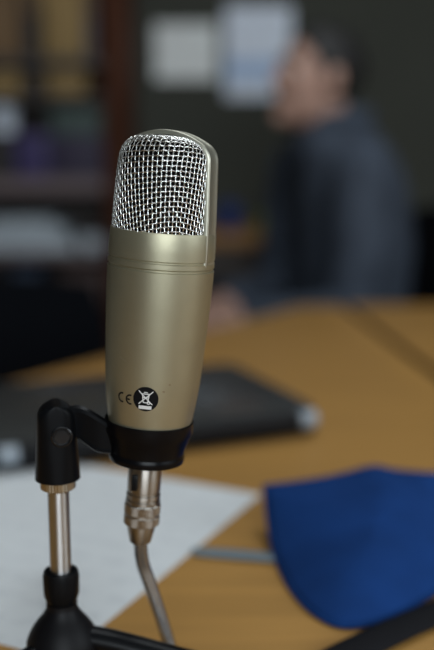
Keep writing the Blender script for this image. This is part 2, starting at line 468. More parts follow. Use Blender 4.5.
disc = obj('recycling_label', patch(circ, PL, ZL, 0.00010), M['ink'], mic); disc['label'] = 'round black label with crossed-out bin symbol'
bm = B(); k = 0.00048
for pts in ([(-0.0021,0.0027),(0.0021,0.0027)], [(-0.0017,0.0027),(-0.0011,-0.0018)], [(0.0017,0.0027),(0.0011,-0.0018)], [(-0.0011,-0.0018),(0.0011,-0.0018)],
            [(-0.0036,0.0042),(0.0034,-0.0027)], [(0.0036,0.0042),(-0.0034,-0.0027)], [(-0.0009,0.0035),(0.0009,0.0035)], [(-0.0013,0.0008),(0.0013,0.0008)]):
    stroke(densify(pts), k, PL, ZL, 0.00022, bm)
stroke([(0.0015+0.0006*math.cos(2*math.pi*i/12), -0.0019+0.0006*math.sin(2*math.pi*i/12)) for i in range(13)], 0.0005, PL, ZL, 0.00024, bm)
patch(densify([(-0.0033,-0.0035),(0.0031,-0.0035),(0.0031,-0.0053),(-0.0033,-0.0053),(-0.0033,-0.0035)], 3)[:-1], PL, ZL, 0.00022, bm)
obj('bin_symbol', bm, M['white'], disc)
bm = B(); PC = R(-31.5)
def arc(cx, cy, r, a0, a1, n=16): return [(cx+r*math.cos(R(a0+(a1-a0)*i/n)), cy+r*math.sin(R(a0+(a1-a0)*i/n))) for i in range(n+1)]
stroke(arc(-0.0012,0,0.0023,75,285), 0.00085, PC, ZL-0.0010, 0.00012, bm)
stroke(arc(0.0036,-0.0003,0.0023,75,285), 0.00085, PC, ZL-0.0010, 0.00012, bm)
stroke(densify([(0.0013,-0.0003),(0.0034,-0.0003)]), 0.00085, PC, ZL-0.0010, 0.00013, bm)
obj('conformity_mark', bm, M['ink'], mic)['label'] = 'small black printed letters CE'
sm_ = mat('scuff_grey', (0.27,0.22,0.13), 0.6, 0.3)
for x, z, wd in ((0.0069,0.0262,0.0007),(0.0096,0.0298,0.0006)):
    obj('scuff', patch([(wd*math.cos(R(a)), wd*math.sin(R(a))*0.7) for a in range(0,360,45)], x/0.024, z, 0.00006), sm_, mic)['label'] = 'small dull worn spot'
obj('scratch', stroke([(-0.0175,0.0415),(-0.0155,0.0405),(-0.0135,0.0398)], 0.00025, R(0), 0, 0.00008, B()), M['band'], mic)['label'] = 'fine pale scratch'

# ------------------------------------------------------------------ stand and clip
PX = at(61.0, 565, 0.475); PXT = at(57.8, 490, 0.475)
bx0, by0 = (PX.x+PXT.x)/2, 0.475
stand = thing('desk_microphone_stand', 'small black tripod desk stand with chrome post holding the gold microphone', 'microphone stand', (bx0, by0, TZ))
def zpx(py): return at(60, py, by0).z - TZ
z_post0, z_post1, z_sw0, z_sw1 = zpx(572), zpx(489), zpx(478), zpx(402.5)
hub = obj('hub', lathe([(0,0.018),(0.0165,0.018),(0.0200,0.0215)] + smooth_profile([(0.0200,0.024),(0.0190,0.031),(0.0155,0.038),(0.0105,0.0445),(0.0083,0.0485)]) + [(0.0083,0.0515),(0,0.0515)], 48), mat('matt_black_plastic', (0.004,0.004,0.005), 0.5, spec=0.2), stand)
obj('socket', lathe([(0,0.0517),(0.0078,0.0517),(0.0094,0.0560),(0.0096,0.0600),(0.0097,z_post0-0.0015),(0.0090,z_post0+0.0010),(0.0070,z_post0+0.0012),(0.0062,z_post0-0.002),(0.0062,0.06),(0,0.06)], 40,
    fn=lambda r, z, k: r*(1-0.035*(k % 5 == 0)*(0.0545 < z < z_post0-0.001))), M['blackplastic'], stand)
obj('post', lathe([(0,0.0605),(0.0057,0.0605),(0.0057,z_post1),(0,z_post1)], 40), M['chrome'], stand)
nut = obj('thread_nut', lathe([(0,z_post1+0.0002),(0.0078,z_post1+0.0002),(0.0092,z_post1+0.0010),(0.0092,z_sw0-0.001),(0.0080,z_sw0-0.0003),(0,z_sw0-0.0003)], 72,
    fn=lambda r, z, k: r*(1-0.035*(k % 2)) if r > 0.0085 else r), M['brassnut'], stand, angle=15)
# legs
for a, up_ in ((-3, 1.0), (222, 0.85), (99, 0.9)):
    lg = B(); d = Vector((math.cos(R(a)), math.sin(R(a)), 0))
    path = spline([d*0.010+Vector((0,0,0.0320*up_)), d*0.030+Vector((0,0,0.0283*up_)), d*0.070+Vector((0,0,0.0180*up_)), d*0.110+Vector((0,0,0.0095)), d*0.128+Vector((0,0,0.0066))], 6)
    sweep(lg, path, 0, 14, flat=(0.0075, 0.0060))
    lo = obj('leg', lg, M['blackplastic'], stand)
    ft = B(); sweep(ft, [d*0.1285+Vector((0,0,0.0056)), d*0.1330+Vector((0,0,0.0055)), d*0.142+Vector((0,0,0.0054))], [0.0054,0.0055,0.0046], 14)
    obj('rubber_foot', ft, M['strap'], lo)
# swivel head: round-topped cheeks that flare to a round skirt
zc = z_sw1-0.0095
bm = B(); rows = []
N = 40
for f in [i/10*0.85 for i in range(11)]+[0.88,0.905,0.93,0.95,0.965,0.98,0.99,1.0]:
    z = z_sw0 + (z_sw1-z_sw0)*f
    h = (z-zc)/0.0095
    wx = 0.0118 - 0.0020*min(1, (z-z_sw0)/(zc-z_sw0))
    if h > 0: wx *= max(0.25, max(0, 1-h**2.6)**0.5)
    dy = 0.0112 - 0.0022*f
    ex = 0.55 + 0.45*(1-f)
    ring = []
    for k in range(N):
        a = 2*math.pi*k/N; c, s_ = math.cos(a), math.sin(a)
        ring.append(bm.verts.new((wx*math.copysign(abs(c)**ex, c), dy*math.copysign(abs(s_)**ex, s_), z)))
    rows.append(ring)
for a, b in zip(rows, rows[1:]):
    for k in range(N): bm.faces.new((a[k], a[(k+1)%N], b[(k+1)%N], b[k]))
bm.faces.new(rows[0][::-1]); bm.faces.new(rows[-1])
SWR = Matrix.Rotation(R(12), 4, 'Z')
sw = obj('swivel', bm, M['blackplastic'], stand, matrix=SWR)
zb = zpx(431)
sc = lathe([(0.0055,0.0),(0.0055,0.0016),(0.0048,0.0020),(0.0042,0.0014),(0.0042,0.0006),(0,0.0006)], 6*6)
hexn = lathe([(0,0.0004),(0.0040,0.0004),(0.0038,0.0014),(0,0.0016)], 6); merge(sc, hexn)
obj('pivot_screw', sc, mat('gloss_black_screw', (0.008,0.008,0.009), 0.25, spec=0.4), sw, matrix=Matrix.Translation(Vector((0.0022, -0.0098, zb))) @ Matrix.Rotation(R(90), 4, 'X'))
# collar that holds the microphone: hollow cup with a flange and a hole for the connector
SINV = stand.matrix_basis.inverted() if False else Matrix.Translation(-Vector((bx0, by0, TZ)))
COLL = SINV @ MX
col = obj('clip_collar', lathe([(0.0222,0.0045),(0.0225,0.0054),(0.0232,0.0050),(0.0232,-0.0003),(0.0219,-0.0035),(0.0194,-0.0118),(0.0194,-0.0124),(0.0200,-0.0134),(0.0200,-0.0150),(0.0196,-0.0167),(0.0180,-0.0171),(0.0110,-0.0171),(0.0103,-0.0163),(0.0103,-0.0112),(0.0184,-0.0112),(0.0192,-0.0090),(0.0219,-0.0010)], 72, closed=True), M['blacksatin'], stand, matrix=COLL @ Matrix.Translation(Vector((-0.0004,0,0))))
# arm from swivel to collar: a plate on edge
bm = B()
c0 = Vector((bx0, by0, 0)) + Vector((0.004, -0.001, 0)); c1 = bot + ax*(-0.0205)
ptsA = [at(63, 409, by0), at(76, 407, by0), at(86, 409, by0-0.001), at(98, 416, by0-0.002), at(111, 424, by0-0.002)]
ptsB = [at(63, 432, by0), at(76, 436, by0), at(87, 444, by0-0.001), at(98, 451, by0-0.002), at(112, 453, by0-0.002)]
UA, LB = spline(ptsA, 5), spline(ptsB, 5)
th = Vector((0, 0.0035, 0)); rr = []
for u, l in zip(UA, LB):
    e = (u-l).normalized()*0.001
    rr.append([bm.verts.new(q) for q in (u-th*0.7, u+e-th*0.0, u+th*0.7, u-e*0.8+th, l+e+th, l+th*0.6, l-th*0.6, l+e-th, l+e*1.8-th, l+e*1.8-th*0.65, u-e*1.8-th*0.65, u-e*1.8-th)])
for a, b in zip(rr, rr[1:]):
    for k in range(12): bm.faces.new((a[k], a[(k+1)%12], b[(k+1)%12], b[k]))
bm.faces.new(rr[0][::-1]); bm.faces.new(rr[-1])
obj('clip_arm', bm, M['blackplastic'], stand, matrix=SINV)

# ------------------------------------------------------------------ cable with its connector
cab = thing('microphone_cable', 'grey cable with silver plug hanging from the underside of the microphone', 'cable')
cab.matrix_world = MX @ Matrix.Translation(Vector((-0.0007,0,-0.063)))
dz = 0.063
con = obj('connector_shell', lathe([(0,-0.0138+dz),(0.0084,-0.0138+dz),(0.0088,-0.0144+dz),(0.0088,-0.0335+dz),(0.0083,-0.0342+dz),(0.0083,-0.0352+dz),(0.0090,-0.0356+dz),(0.0091,-0.0372+dz),(0.0085,-0.0378+dz),(0.0085,-0.0386+dz),(0.0092,-0.0392+dz),(0.0092,-0.0405+dz),(0.0080,-0.0408+dz),(0,-0.0408+dz)], 48), M['nickel'], cab)
obj('latch', bx((-0.0062,-0.0092,-0.0320+dz),(-0.0032,-0.0076,-0.0235+dz),0.0004), M['blackplastic'], con)
obj('knurled_ring', lathe([(0,-0.0409+dz),(0.0090,-0.0409+dz),(0.0096,-0.0416+dz),(0.0096,-0.0462+dz),(0.0090,-0.0466+dz),(0.0090,-0.0474+dz),(0.0095,-0.0478+dz),(0.0095,-0.0524+dz),(0.0088,-0.0530+dz),(0,-0.0530+dz)], 96,
    fn=lambda r, z, k: r*(1-0.03*(k % 2)) if r > 0.0094 else r), M['nickel'], cab, angle=10)
obj('strain_relief', lathe([(0,-0.0531+dz),(0.0077,-0.0531+dz),(0.0076,-0.0545+dz),(0.0058,-0.0628+dz),(0.0052,-0.0634+dz),(0.0036,-0.0634+dz),(0,-0.0632+dz)], 40), M['nickel'], cab)
e0 = MX @ Vector((-0.0007,0,-0.0625)); e1 = MX @ Vector((-0.0007,0,-0.071))
path = spline([e0, e0.lerp(at(143.2,565,0.489),0.5)+Vector((-0.0003,0,0)), at(143.6,566,0.489), at(149.6,583,0.491), at(159.6,613,0.493), at(168.2,641,0.494), at(174,664,0.492), at(180,690,0.484), Vector((-0.016,0.460,TZ+0.0042)), Vector((-0.010,0.425,TZ+0.0040)), Vector((0.01,0.36,TZ+0.0040)), Vector((0.05,0.25,TZ+0.0040)), Vector((0.05,0.15,TZ+0.0040)), Vector((0.02,0.0,TZ+0.0040))], 10)
for p in path: p.z = max(p.z, TZ+0.0040)
bm = B(); sweep(bm, path, 0.0037, 14)
obj('cord', bm, M['cable'], cab, matrix=cab.matrix_world.inverted())

# ------------------------------------------------------------------ paper on the table
pc = atz(261, 495, TZ); e1v = Vector((-0.430,-0.903,0)).normalized(); e2v = Vector((-e1v.y*-1, 0, 0))
e2v = Vector((e1v.y, -e1v.x, 0)).normalized()           # (-0.903, 0.43): to the left and away
PM = Matrix(((e2v.x, -e1v.x, 0, pc.x), (e2v.y, -e1v.y, 0, pc.y), (0, 0, 1, TZ+0.0002), (0,0,0,1)))
bm = B(); bmesh.ops.create_grid(bm, x_segments=20, y_segments=14, size=0.5)
for v in bm.verts:
    v.co = Vector(((v.co.x+0.5)*0.42, (v.co.y-0.5)*0.297, 0.0))
bmesh.ops.solidify(bm, geom=bm.faces[:], thickness=-0.0003)
o = obj('paper_sheet', bm, M['sheet']); o.matrix_world = PM
tag(o, 'large white printed sheet of paper lying on table under the microphone stand', 'paper')

# ------------------------------------------------------------------ closed laptop
lf = atz(321.5, 435.5, TZ); ll = atz(0, 477, TZ)
u = (lf-ll); W = 0.335; u.z = 0; u.normalize(); v_ = Vector((-u.y, u.x, 0)); D = 0.235
LM = Matrix(((u.x, v_.x, 0, lf.x), (u.y, v_.y, 0, lf.y), (0,0,1,TZ+0.0006), (0,0,0,1)))
lap = thing('laptop', 'closed black laptop with pale silver hinge ends, behind the microphone', 'laptop'); lap.matrix_world = LM
def rrect(x0, x1, y0, y1, r, n=5):
    out = []
    for cx, cy, a in ((x1-r,y0+r,-90),(x1-r,y1-r,0),(x0+r,y1-r,90),(x0+r,y0+r,180)):
        out += [(cx+r*math.cos(R(a+90*i/n)), cy+r*math.sin(R(a+90*i/n))) for i in range(n+1)]
    return out
obj('base', prism(rrect(-W, 0, 0.004, D, 0.012), 0.002, 0.0175, 0.0015), M['lapblack'], lap)
lid = obj('lid', prism(rrect(-W, 0, 0.010, D, 0.012), 0.0185, 0.0275, 0.0015), M['lid'], lap)
for x0, x1 in ((-W+0.006, -W+0.024), (-0.024, -0.006)):
    h = B(); sweep(h, [Vector((x0, 0.0045, 0.0175)), Vector((x0+0.001,0.0045,0.0175)), Vector((x1-0.001,0.0045,0.0175)), Vector((x1,0.0045,0.0175))], [0.0080,0.0092,0.0092,0.0080], 24)
    obj('hinge_cap', h, M['silver'], lap)['label'] = 'pale silver hinge end'
h = B(); sweep(h, [Vector((-W+0.025,0.0045,0.0175)), Vector((-0.025,0.0045,0.0175))], 0.0080, 24); obj('hinge_bar', h, M['lapblack'], lap)
for x, y in ((-0.03,0.03),(-W+0.03,0.03),(-0.03,D-0.03),(-W+0.03,D-0.03)):
    obj('rubber_foot', lathe([(0,-0.0001),(0.006,-0.0001),(0.006,0.002),(0,0.002)], 16), M['strap'], lap, matrix=Matrix.Translation(Vector((x, y, 0))))
pt = B(); box(pt, (-0.0006,0.05,0.006),(0.0004,0.066,0.013)); box(pt, (-0.0006,0.075,0.006),(0.0004,0.091,0.013)); obj('side_port', pt, M['blackplastic'], lap)

# ------------------------------------------------------------------ blue face mask
mk = thing('face_mask', 'dark blue cloth face mask propped open on table right of the paper', 'face mask', (0.10, 0.64, TZ))
K_ = [(264,486,.700),(282,484,.706),(305,481,.712),(330,477,.718),(352,472,.722),(374,467.5,.724),(396,471,.726),(420,473,.726),(446,476,.726),(480,492,.740),(500,524,.700),(490,556,.665),
      (462,578,.632),(434,594,.614),(410,609,.600),(385,620,.590),(360,626,.583),(340,626,.582),(322,619,.586),(305,606,.594),(290,588,.606),(279,566,.625),(272,543,.650),(267,515,.680)]
edge = [at(*k) for k in K_]
edge = [p if p.z > TZ+0.0022 else atz(k[0], k[1], TZ+0.0022) for p, k in zip(edge, K_)]
edge = spline(edge+[edge[0]], 4)[:-1]
cen = at(378, 545, 0.628)
bm = B(); n = len(edge); KR = 14
ridge_a, ridge_b = at(374, 467.5, 0.724), at(420, 560, 0.62)
def mpt(p, k):
    f = k/KR; q = cen.lerp(p, f)
    q = q + Vector((0.0, -0.30, 0.95))*0.011*(1-f**2.2)
    d = (ridge_b-ridge_a); tt = max(0, min(1, (q-ridge_a).dot(d)/d.length_squared)); c = ridge_a+d*tt
    dist = (q-c).length; side = (q.x-c.x)
    q.z += 0.0035*math.exp(-(max(0, dist)/0.022)**1.0)*(1-0.8*f**3)
    q += Vector((0, -0.2, 0.98))*noise.noise(q*28)*0.003*(1-f)
    q.z = max(q.z, TZ+0.0020)
    return q
cv = bm.verts.new(mpt(cen, 0)); rg = [[bm.verts.new(mpt(p, k)) for p in edge] for k in range(1, KR+1)]
for i in range(n):
    bm.faces.new((cv, rg[0][i], rg[0][(i+1)%n]))
    for k in range(KR-1): bm.faces.new((rg[k][i], rg[k+1][i], rg[k+1][(i+1)%n], rg[k][(i+1)%n]))
inner = [cv]+[v for r_ in rg[:-1] for v in r_]
for _ in range(120): bmesh.ops.smooth_vert(bm, verts=inner, factor=0.5, use_axis_x=True, use_axis_y=True, use_axis_z=True)
for r_, k in [([cv], 0)]+[(rg[k-1], k) for k in range(1, KR)]:
    for v in r_:
        f = k/KR; v.co += Vector((0,-0.30,0.95))*0.005*(1-f**2)
        d = ridge_b-ridge_a; tt = max(0, min(1, (v.co-ridge_a).dot(d)/d.length_squared)); c = ridge_a+d*tt
        v.co.z += 0.0040*math.exp(-((v.co-c).length/0.016)**2)*(1-f**4) + 0.002*noise.noise(v.co*25)*(1-f)
        v.co.z = max(v.co.z, TZ+0.0020)
MI = Matrix.Translation(-Vector((0.10,0.64,TZ)))
mo = obj('mask_cloth', bm, M['blue'], mk, angle=80, matrix=MI)
sm = mo.modifiers.new('thick', 'SOLIDIFY'); sm.thickness = 0.0014; sm.offset = 0
hb = B(); e_ = [p.copy() for p in edge]; sweep(hb, [mpt(p, KR) for p in e_]+[mpt(e_[0], KR)], 0.0013, 6)
obj('hem', hb, M['blue'], mo)
lp = B()
a0 = atz(277, 556, TZ+0.003); a1 = atz(199, 550, TZ+0.0022)
sweep(lp, spline([a0, a0.lerp(a1,0.5)+Vector((0,0.001,0)), a1, a1+Vector((-0.002,-0.003,0)), a1+Vector((0.001,-0.006,0)), a0.lerp(a1,0.5)+Vector((0,-0.0065,0)), a0+Vector((0.004,-0.007,0))], 6), 0, 8, flat=(0.0030,0.0016))
obj('ear_loop', lp, M['elastic'], mk, matrix=MI)['label'] = 'grey-blue elastic ear loop'

# black webbing strap in the near right corner
sp = B()
sweep(sp, spline([atz(305,676,TZ+0.0042), atz(345,655,TZ+0.0042), atz(390,633,TZ+0.0042), atz(434,614,TZ+0.0042), atz(490,592,TZ+0.0042), atz(560,585,TZ+0.0042)], 8), 0, 14, flat=(0.0115,0.0040))
tag(obj('strap', sp, M['strap']), 'black strap crossing the near corner of table below the blue mask', 'strap')

# ------------------------------------------------------------------ notices on the back wall
def notice(name, px0, py0, px1, py1, m, label):
    a, b = at(px0, py1, YB), at(px1, py0, YB)
    wd, ht = b.x-a.x, b.z-a.z
    bm = B(); bmesh.ops.create_grid(bm, x_segments=6, y_segments=8, size=0.5)
    for q in bm.verts: q.co = Vector((q.co.x*wd, q.co.y*ht, 0.002+0.004*(q.co.y < -0.3)*abs(q.co.y)))
    bmesh.ops.solidify(bm, geom=bm.faces[:], thickness=0.0006)
    o = obj(name, bm, m); o.location = ((a.x+b.x)/2, YB-0.0005, (a.z+b.z)/2); o.rotation_euler = (R(90), 0, 0)
    return tag(o, label, 'notice', 'notices pinned to the back wall')
notice('wall_notice', 155, 24, 217, 80, M['notice_small'], 'small plain white notice on dark wall, nearest the bookcase')
notice('wall_notice', 225, 6, 292, 98, M['notice'], 'taller bluish white notice on dark wall beside the head of the man')

# ------------------------------------------------------------------ bookcase on the left
BX0, BX1, BY0, BY1 = -1.25, at(105,150,2.8).x, 2.80, 3.085
bk = thing('bookcase', 'tall brown wooden bookcase against back wall, left of the notices', 'bookcase', ((BX0+BX1)/2, (BY0+BY1)/2, 0))
BI = Matrix.Translation(-Vector(((BX0+BX1)/2, (BY0+BY1)/2, 0)))
rx1 = at(130,150,2.8).x
obj('side_panel', bx((BX1,BY0-0.01,0),(rx1,BY1,2.1),0.003), M['redwood'], bk, matrix=BI)['label'] = 'red-brown end panel'
obj('side_panel', bx((BX0-0.05,BY0-0.01,0),(BX0,BY1,2.1),0.003), M['redwood'], bk, matrix=BI)
obj('back_panel', bx((BX0,BY1-0.012,0.06),(BX1,BY1,2.08)), M['darkwood'], bk, matrix=BI)
obj('plinth', bx((BX0,BY0+0.01,0),(BX1,BY0+0.03,0.06)), M['darkwood'], bk, matrix=BI)
def zat(py): return at(60, py, BY0).z
zA2, zA, zB_, zC = zat(57), zat(94), zat(178), zat(252)
def shelf(z, t, m): return obj('shelf', bx((BX0,BY0,z-t),(BX1,BY1-0.012,z),0.002), m, bk, matrix=BI)
shelf(0.10, 0.025, M['darkwood']); shelf(0.44, 0.025, M['darkwood']); shelf(zC, 0.022, M['palewood']); shelf(zB_, 0.045, M['palewood'])['label'] = 'pale pinkish-grey shelf board'
shelf(zA, 0.022, M['darkwood']); shelf(zA2, 0.030, M['darkwood']); shelf(zA2+0.36, 0.025, M['darkwood']); shelf(2.1, 0.025, M['redwood'])
def cbox(name, px0, px1, z0, h, dep, m, label, cat, group=None, y0=BY0+0.02, lid=None):
    x0, x1 = at(px0,150,y0).x, at(px1,150,y0).x
    t = thing(name, label, cat, ((x0+x1)/2, y0+dep/2, z0+0.0005), 0, group); wd = (x1-x0)/2
    b = obj('carton', bx((-wd,-dep/2,0),(wd,dep/2,h),0.003), m, t)
    lh = min(0.04, h*0.35)
    obj('lid', bx((-wd-0.002,-dep/2-0.002,h-lh),(wd+0.002,dep/2+0.002,h+0.002),0.002), lid or m, t)
    return t
def binder(px0, px1, z0, h, m, label, group, y0=BY0+0.02, dep=0.2):
    x0, x1 = at(px0,150,y0).x, at(px1,150,y0).x
    t = thing('ring_binder', label, 'binder', ((x0+x1)/2, y0+dep/2, z0+0.0005), 0, group); wd = (x1-x0)/2
    obj('cover', bx((-wd,-dep/2,0),(wd,dep/2,h),0.004), m, t)
    obj('spine_label', bx((-wd*0.55,-dep/2-0.0008,h*0.45),(wd*0.55,-dep/2+0.001,h*0.85)), M['brown'], t)
    rg_ = B(); b2 = lathe([(0.008,-0.001),(0.011,-0.001),(0.011,0.001),(0.008,0.001)], 20, closed=True)
    merge(rg_, b2, Matrix.Translation(Vector((0,-dep/2-0.0005,h*0.2))) @ Matrix.Rotation(R(90),4,'X')); obj('finger_ring', rg_, M['metalleg'], t)
    return t
g1 = 'boxes and binders on the upper bookcase shelf'
cbox('storage_box', -40, 24, zA2, 0.27, 0.22, M['brown'], 'brown card storage box, leftmost on the upper bookcase shelf', 'box', g1)
binder(27, 43, zA2, 0.27, M['darkcard'], 'dark upright binder between the brown and tan storage boxes', g1)
cbox('storage_box', 46, 86, zA2, 0.28, 0.22, M['tan'], 'tan card storage box, brightest on the upper bookcase shelf', 'box', g1)
binder(88, 97, zA2, 0.26, M['greyviolet'], 'slim grey-violet binder right of the tan storage box', g1)
g2 = 'flat boxes on the narrow bookcase shelf'
hA = (zA2-0.030-zA)
cbox('flat_box', -20, 22, zA, hA*0.80, 0.22, M['tan'], 'low tan box at left of the narrow bookcase shelf', 'box', g2)
cbox('flat_box', 26, 44, zA, hA*0.72, 0.22, M['darkcard'], 'low dark box in the middle of the narrow bookcase shelf', 'box', g2)
cbox('flat_box', 48, 86, zA, hA*0.85, 0.22, M['tan'], 'low tan box at right of the narrow bookcase shelf', 'box', g2)
g3 = 'boxes on the pale bookcase shelf'
h3 = zat(134)-zB_
cbox('storage_box', -34, 13, zB_, h3, 0.2, M['darkcard'], 'dark card box under the white mug on the pale bookcase shelf', 'box', g3)
cbox('storage_box', 15, 48, zB_, h3, 0.2, M['purple'], 'bright purple box on the pale bookcase shelf', 'box', g3)
cbox('storage_box', 50, 103, zB_, h3-0.006, 0.2, M['dkviolet'], 'dark violet box on the pale bookcase shelf under the grey-teal box', 'box', g3)
cbox('flat_box', 52, 102, zB_+h3-0.004+0.0012, zat(108)-zat(134), 0.2, M['teal'], 'flat grey-teal box lying on the dark violet box', 'box', g3)
cx_ = at(6,112,BY0+0.08)
mg = thing('mug', 'round white mug standing on the dark box beside the bright purple box', 'mug', (at(4,130,BY0+0.08).x, BY0+0.08, zB_+h3+0.0036))
obj('cup', lathe([(0,0),(0.030,0),(0.034,0.004),(0.037,0.045),(0.037,0.078),(0.034,0.078),(0.033,0.008),(0,0.008)], 32), M['cup'], mg)
hd = B(); sweep(hd, spline([Vector((-0.036,0,0.064)),Vector((-0.054,0,0.062)),Vector((-0.060,0,0.042)),Vector((-0.052,0,0.022)),Vector((-0.0345,0,0.018))],6), 0.005, 10); obj('handle', hd, M['cup'], mg)
# folders and papers on the shelf below
g4 = 'folders stacked on the lowest visible bookcase shelf'
def folder(px0, px1, z0, h, m, label, seed):
    y0 = BY0+0.015; x0, x1 = at(px0,240,y0).x, at(px1,240,y0).x; dep = 0.235
    t = thing('paper_folder', label, 'folder', ((x0+x1)/2, y0+dep/2, z0+0.0005), R(seed), g4); wd = (x1-x0)/2
    obj('cover', box(bx((-wd,-dep/2,h-0.002),(wd,dep/2,h),0.0008), (-wd,-dep/2,0),(wd,dep/2,0.002),0.0008), m, t)
    obj('pages', bx((-wd+0.004,-dep/2+0.004,0.0022),(wd-0.004,dep/2-0.004,h-0.0022)), M['palegrey'], t)
    return h+0.0012
zz = zC
zz += folder(-30, 74, zz, 0.036, M['midgrey'], 'mid grey folder at the bottom of the bookcase folder stack', 0.3)
zz += folder(-24, 66, zz, 0.034, M['palegrey'], 'pale grey folder in the middle of the bookcase folder stack', -0.4)
zz += folder(-10, 52, zz, 0.022, M['palegrey'], 'smaller pale folder on top of the bookcase folder stack', 0.5)
folder(79, 102, zC, 0.050, M['pinkgrey'], 'pinkish-grey folder right of the bookcase folder stack', 0.0)
g5 = 'boxes in the dim bottom of the bookcase'
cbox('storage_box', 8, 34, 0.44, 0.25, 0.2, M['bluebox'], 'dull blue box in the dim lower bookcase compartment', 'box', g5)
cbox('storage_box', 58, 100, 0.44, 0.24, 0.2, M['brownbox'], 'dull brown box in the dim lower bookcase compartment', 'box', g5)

# ------------------------------------------------------------------ side desk behind the man
dk = thing('side_desk', 'light brown wooden desk against the dark wall behind the man', 'desk', (0.35, 2.86, 0))
zD = at(235, 226, 2.95).z - 0.0
DX0, DX1, DY0, DY1 = -0.50, 0.60, -0.21, 0.20
obj('desktop', bx((DX0,DY0,zD-0.035),(DX1,DY1,zD),0.003), M['deskwood'], dk)
dr = obj('apron', bx((DX0+0.03,DY0+0.02,zD-0.13),(DX1-0.03,DY0+0.04,zD-0.036)), M['darkwood'], dk)
obj('back_panel', bx((DX0+0.03,DY1-0.03,0.15),(DX1-0.03,DY1-0.012,zD-0.036)), M['darkwood'], dk)
for x in (DX0+0.03, DX1-0.07):
    for y in (DY0+0.041, DY1-0.075): obj('leg', bx((x,y,0),(x+0.04,y+0.04,zD-0.036),0.003), M['darkwood'], dk)
cp = at(229, 217, 2.80)
cu = thing('pencil_pot', 'small cobalt blue pot on the wooden desk behind the microphone', 'pot', (cp.x, 2.80, zD+0.0004))
obj('pot', lathe([(0,0),(0.028,0),(0.030,0.004),(0.033,0.075),(0.030,0.075),(0.027,0.006),(0,0.006)], 28), M['cobalt'], cu)
obj('rim', lathe([(0.0335,0.070),(0.0345,0.073),(0.0335,0.076),(0.0325,0.073)], 28, closed=True), M['cobalt'], cu)
cl = at(266, 232, 2.76)
lb = thing('small_box', 'small yellow-green box on the wooden desk beside the blue pot', 'box', (cl.x, 2.76, zD+0.0004))
obj('carton', bx((-0.03,-0.03,0),(0.03,0.03,0.035),0.002), M['lime'], lb); obj('lid', bx((-0.031,-0.031,0.0352),(0.031,0.031,0.045),0.002), M['lime'], lb)

# ------------------------------------------------------------------ office chairs
def make_chair(label, bz=0.70, bh=0.21):
    t = thing('office_chair', label, 'chair', (0,0,0), 0, 'black office chairs')
    obj('seat', bx((-0.24,-0.23,0.395),(0.24,0.25,0.465),0.03,4), M['chairfab'], t)
    bm = B(); bmesh.ops.create_cube(bm, size=1); bmesh.ops.subdivide_edges(bm, edges=bm.edges[:], cuts=8, use_grid_fill=True)
    for q in bm.verts:
        x, y, z = q.co*2
        sx = 0.225*(1-0.12*z*z*(1 if z > 0 else 0.5)); sz = bh*(1-0.10*x*x)
        bul = 0.028*(1-0.5*x*x)*(1-0.5*z*z)
        q.co = Vector((x*sx, -0.275 + y*bul + 0.035*(x*x) - 0.03*z, bz+z*sz))
    obj('backrest', bm, M['chairfab'], t, angle=60)
    s = B(); sweep(s, spline([Vector((0,-0.12,0.375)),Vector((0,-0.27,0.378)),Vector((0,-0.335,0.44)),Vector((0,-0.335,bz-0.08))],6), 0, 10, flat=(0.03,0.008), up=Vector((0,0.7,0.7))); obj('back_support', s, M['blackplastic'], t)
    for sx in (-1, 1):
        a = B(); sweep(a, spline([Vector((sx*0.20,-0.02,0.385)),Vector((sx*0.285,-0.02,0.385)),Vector((sx*0.290,-0.02,0.45)),Vector((sx*0.285,-0.02,0.615))],6), 0.014, 10)
        arm = obj('arm_support', a, M['blackplastic'], t)
        obj('armrest', bx((sx*0.285-0.032,-0.14,0.615),(sx*0.285+0.032,0.16,0.642),0.011,3), M['blackplastic'], t)
    obj('mechanism', bx((-0.07,-0.12,0.355),(0.07,0.10,0.394),0.008), M['blackplastic'], t)
    obj('gas_column', lathe([(0,0.09),(0.028,0.09),(0.028,0.23),(0.018,0.23),(0.018,0.355),(0,0.355)], 24), M['blackplastic'], t)
    for k in range(5):
        a = 2*math.pi*k/5+0.3; d = Vector((math.cos(a), math.sin(a), 0))
        l = B(); sweep(l, [d*0.02+Vector((0,0,0.115)), d*0.15+Vector((0,0,0.10)), d*0.29+Vector((0,0,0.075))], [0.024,0.020,0.015], 10)
        lg = obj('base_leg', l, M['blackplastic'], t)
        c = B()
        for sd in (-1, 1):
            b2 = lathe([(0,-0.009),(0.020,-0.009),(0.025,-0.005),(0.025,0.005),(0.020,0.009),(0,0.009)], 20)
            sidev = Vector((-d.y, d.x, 0))
            merge(c, b2, Matrix.Translation(d*0.285+sidev*0.012*sd+Vector((0,0,0.0252))) @ sidev.to_track_quat('Z','Y').to_matrix().to_4x4())
        sweep(c, [d*0.285+Vector((0,0,0.03)), d*0.285+Vector((0,0,0.075))], 0.006, 8)
        obj('caster', c, M['blackplastic'], lg)
    return t
Fv = Vector((-0.975,-0.22,0)).normalized(); Sv = Vector((0.22,-0.975,0)).normalized()     # the man's forward and left-hand side
HC = Vector((0.315, 2.23, 0.55))
ch1 = make_chair('black office chair that the man sits on')
ch2 = make_chair('empty low-backed black office chair behind the slanted left edge of table', 0.615, 0.165)
ch1.location = (HC.x+Fv.x*0.02, HC.y+Fv.y*0.02, 0); ch1.rotation_euler = (0,0,math.atan2(Fv.y, Fv.x)-math.pi/2)
ch2.location = (-0.33, 1.66, 0); ch2.rotation_euler = (0,0,R(205)); 

